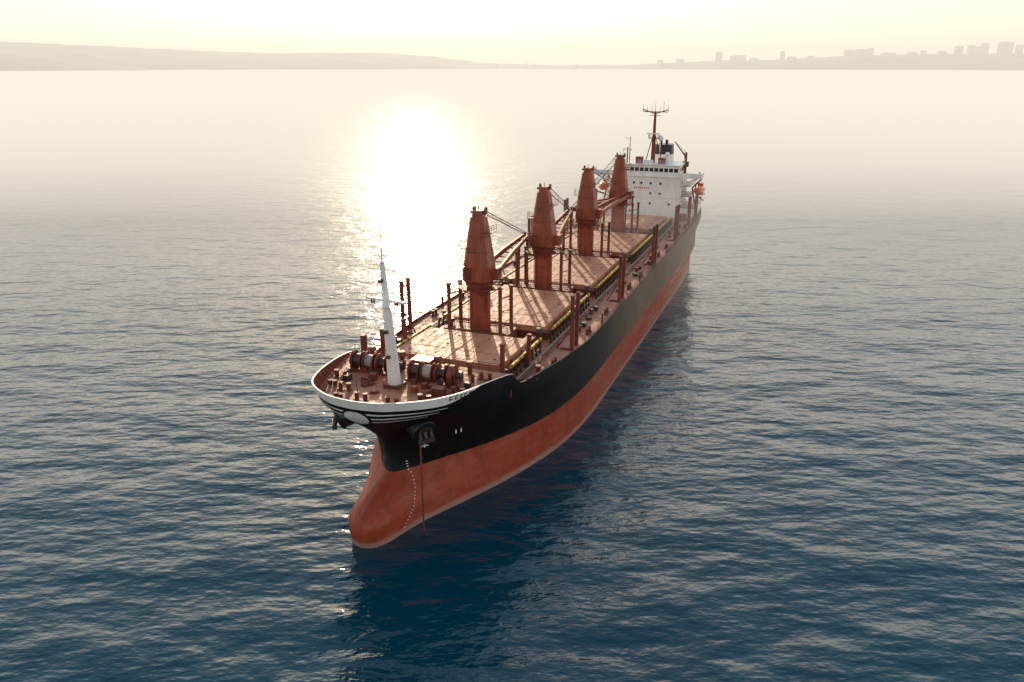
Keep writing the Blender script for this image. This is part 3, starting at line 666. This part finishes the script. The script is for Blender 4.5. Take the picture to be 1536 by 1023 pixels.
br.inputs['Color1'].default_value=(.08,.09,.1,1);br.inputs['Color2'].default_value=(.12,.12,.12,1);br.inputs['Mortar'].default_value=(.45,.40,.36,1)
t=nt.nodes.new('ShaderNodeTexCoord'); sp=nt.nodes.new('ShaderNodeSeparateXYZ'); nt.links.new(t.outputs['Object'],sp.inputs[0]); cb=nt.nodes.new('ShaderNodeCombineXYZ')
nt.links.new(math_(nt,'ADD',sp.outputs[0],sp.outputs[1]),cb.inputs[0]); nt.links.new(sp.outputs[2],cb.inputs[1]); nt.links.new(cb.outputs[0],br.inputs['Vector']); nt.links.new(br.outputs[0],b.inputs['Base Color'])
rm=painted('roof_grey',(.3,.28,.26),(.2,.18,.17),.8)
def apt(px,ytop,ybot,wpx,Y,dep=18):
    e=empty('apartment_building'); x,z1=hz(px,ytop,Y); z0=hz(px,ybot,Y)[1]-25; w=wpx/1264*Y/2
    e.location=(x,Y,0)
    a=MB(); a.box(-w,w,-dep/2,dep/2,z0,z1,0); a.build('walls',e,[bm_])
    r=MB(); r.box(-w-.6,w+.6,-dep/2-.6,dep/2+.6,z1,z1+1,0); r.box(-w*.3,w*.1,-3,3,z1+1,z1+4,0); r.build('roof',e,[rm])
for px,yt,yb,wd,Y in((1077,78,90,10,7000),(1100,84,90,12,7000),(1110,83,90,16,7060),(1130,87,90,14,7000),(1172,77,89,7,6800),(1186,85,89,14,6850),(1215,84,88,10,6800),(1272,75,84,16,6600),(1290,74,84,18,6650),(1303,72,84,8,6600),(1330,79,84,20,6600),(1365,78,83,14,6500),(1382,76,83,8,6500),(1434,69,82,12,6350),(1452,68,82,10,6350),(1463,70,82,14,6300),(1472,65,81,12,6400),(1503,63,81,22,6250),(1524,67,80,10,6200),(1560,66,80,18,6100),(1620,70,80,20,6000),(1410,77,83,12,6400),(990,90,95,9,7400),(1020,89,94,12,7300)):
    apt(px,yt,yb,wd,Y)
bk=MB()
def bar(x0,x1,Y,hh):
    bk.box((x0-768)/1264*Y,(x1-768)/1264*Y,Y-6,Y+6,-1,hh,0)
bar(490,635,6900,5); bar(1060,1140,6200,5); bar(1240,1335,4900,3.5); bar(1490,1700,3500,3)
bk.build('breakwater',None,[painted('concrete',(.35,.33,.30),(.2,.19,.17),.9,.05)])
pc=MB()
for px in(745,790,800,858,862,866,880):
    Y=7600; x=(px-768)/1264*Y; H=random.uniform(45,75)
    pc.beam((x,Y,0),(x,Y,H),6,6,0); pc.beam((x-18,Y,H*.75),(x+26,Y,H),4,4,0); pc.beam((x-14,Y,0),(x,Y,H*.7),3,3,0)
pc.build('harbour_cranes',None,[M_GREY])
# ------------------------------------------------------------------ haze and added low mist: absorbing volumes whose own cream emission imitates scattered sunlight
def glowlayer(name,dens,y0,ztop,zbot,xh=14000,col=(.99,.895,.765),k=1.0):
    m=bpy.data.materials.new(name); m.use_nodes=True; nt=m.node_tree; nt.nodes.clear()
    o=nt.nodes.new('ShaderNodeOutputMaterial'); ab=nt.nodes.new('ShaderNodeVolumeAbsorption'); em=nt.nodes.new('ShaderNodeEmission'); ad=nt.nodes.new('ShaderNodeAddShader')
    ab.inputs['Color'].default_value=(0,0,0,1); ab.inputs['Density'].default_value=dens
    em.inputs['Color'].default_value=(*col,1); em.inputs['Strength'].default_value=dens*k
    nt.links.new(ab.outputs[0],ad.inputs[0]); nt.links.new(em.outputs[0],ad.inputs[1]); nt.links.new(ad.outputs[0],o.inputs['Volume'])
    hx=MB(); hx.box(-xh,xh,y0,14000,zbot,ztop,0); hx.build(name,None,[m])
glowlayer('haze_glow',.00021,265,320,-6)  # distance haze, its brightness emitted by the volume itself
glowlayer('added_mist_glow',.0021,165,22,-4,13900)  # low glowing layer put in to lift the mid-distance water to cream
glowlayer('added_mist_glow',.0055,280,20,-5,13800)  # denser glowing layer added further out, whitens the far water
# ------------------------------------------------------------------ light
AZ,EL=-6.7,15.0
sd=Vector((math.sin(R(AZ))*math.cos(R(EL)),math.cos(R(AZ))*math.cos(R(EL)),math.sin(R(EL))))
sl=bpy.data.lights.new('sun','SUN'); sl.energy=3.5; sl.angle=R(.6); sl.color=(1,.77,.52)
so=bpy.data.objects.new('sun',sl); bpy.context.collection.objects.link(so); so.rotation_euler=(-sd).to_track_quat('-Z','Y').to_euler(); so.location=(0,0,200)
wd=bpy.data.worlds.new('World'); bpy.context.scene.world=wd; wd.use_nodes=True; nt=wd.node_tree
bg=nt.nodes['Background']; sk=nt.nodes.new('ShaderNodeTexSky'); sk.sky_type='NISHITA'; sk.sun_disc=False
sk.sun_elevation=R(EL); sk.sun_rotation=R(AZ); sk.air_density=1.0; sk.dust_density=2.0; sk.ozone_density=1.0
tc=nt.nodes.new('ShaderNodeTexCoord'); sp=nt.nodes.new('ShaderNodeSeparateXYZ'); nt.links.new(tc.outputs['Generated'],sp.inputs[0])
veil=ramp(nt,sp.outputs[2],[(0.0,(.49,.425,.36)),(.07,(.49,.43,.365)),(.13,(.92,.80,.65)),(.27,(1.0,.89,.75)),(.40,(.62,.63,.61)),(.56,(.25,.34,.40)),(1.0,(.10,.18,.25))])  # sky gradient; the bright band above the frame is put in to brighten the sea
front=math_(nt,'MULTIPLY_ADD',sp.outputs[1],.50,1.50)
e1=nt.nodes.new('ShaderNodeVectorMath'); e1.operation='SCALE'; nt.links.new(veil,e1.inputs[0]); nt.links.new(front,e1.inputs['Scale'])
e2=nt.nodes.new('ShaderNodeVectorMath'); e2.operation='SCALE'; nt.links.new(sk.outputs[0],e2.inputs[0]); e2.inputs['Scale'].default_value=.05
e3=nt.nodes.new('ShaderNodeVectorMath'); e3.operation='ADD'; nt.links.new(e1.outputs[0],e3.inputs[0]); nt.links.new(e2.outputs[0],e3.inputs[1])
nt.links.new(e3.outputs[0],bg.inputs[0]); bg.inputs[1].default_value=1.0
# ------------------------------------------------------------------ camera
cd=bpy.data.cameras.new('camera'); cd.sensor_width=36; cd.lens=28.0; cd.clip_end=80000; cd.clip_start=.5
co=bpy.data.objects.new('camera',cd); bpy.context.collection.objects.link(co); co.location=(0,0,CAMH); co.rotation_euler=(R(90-19.09),0,0)
sc=bpy.context.scene; sc.camera=co
sc.view_settings.view_transform='Standard'; sc.view_settings.look='None'; sc.view_settings.exposure=0
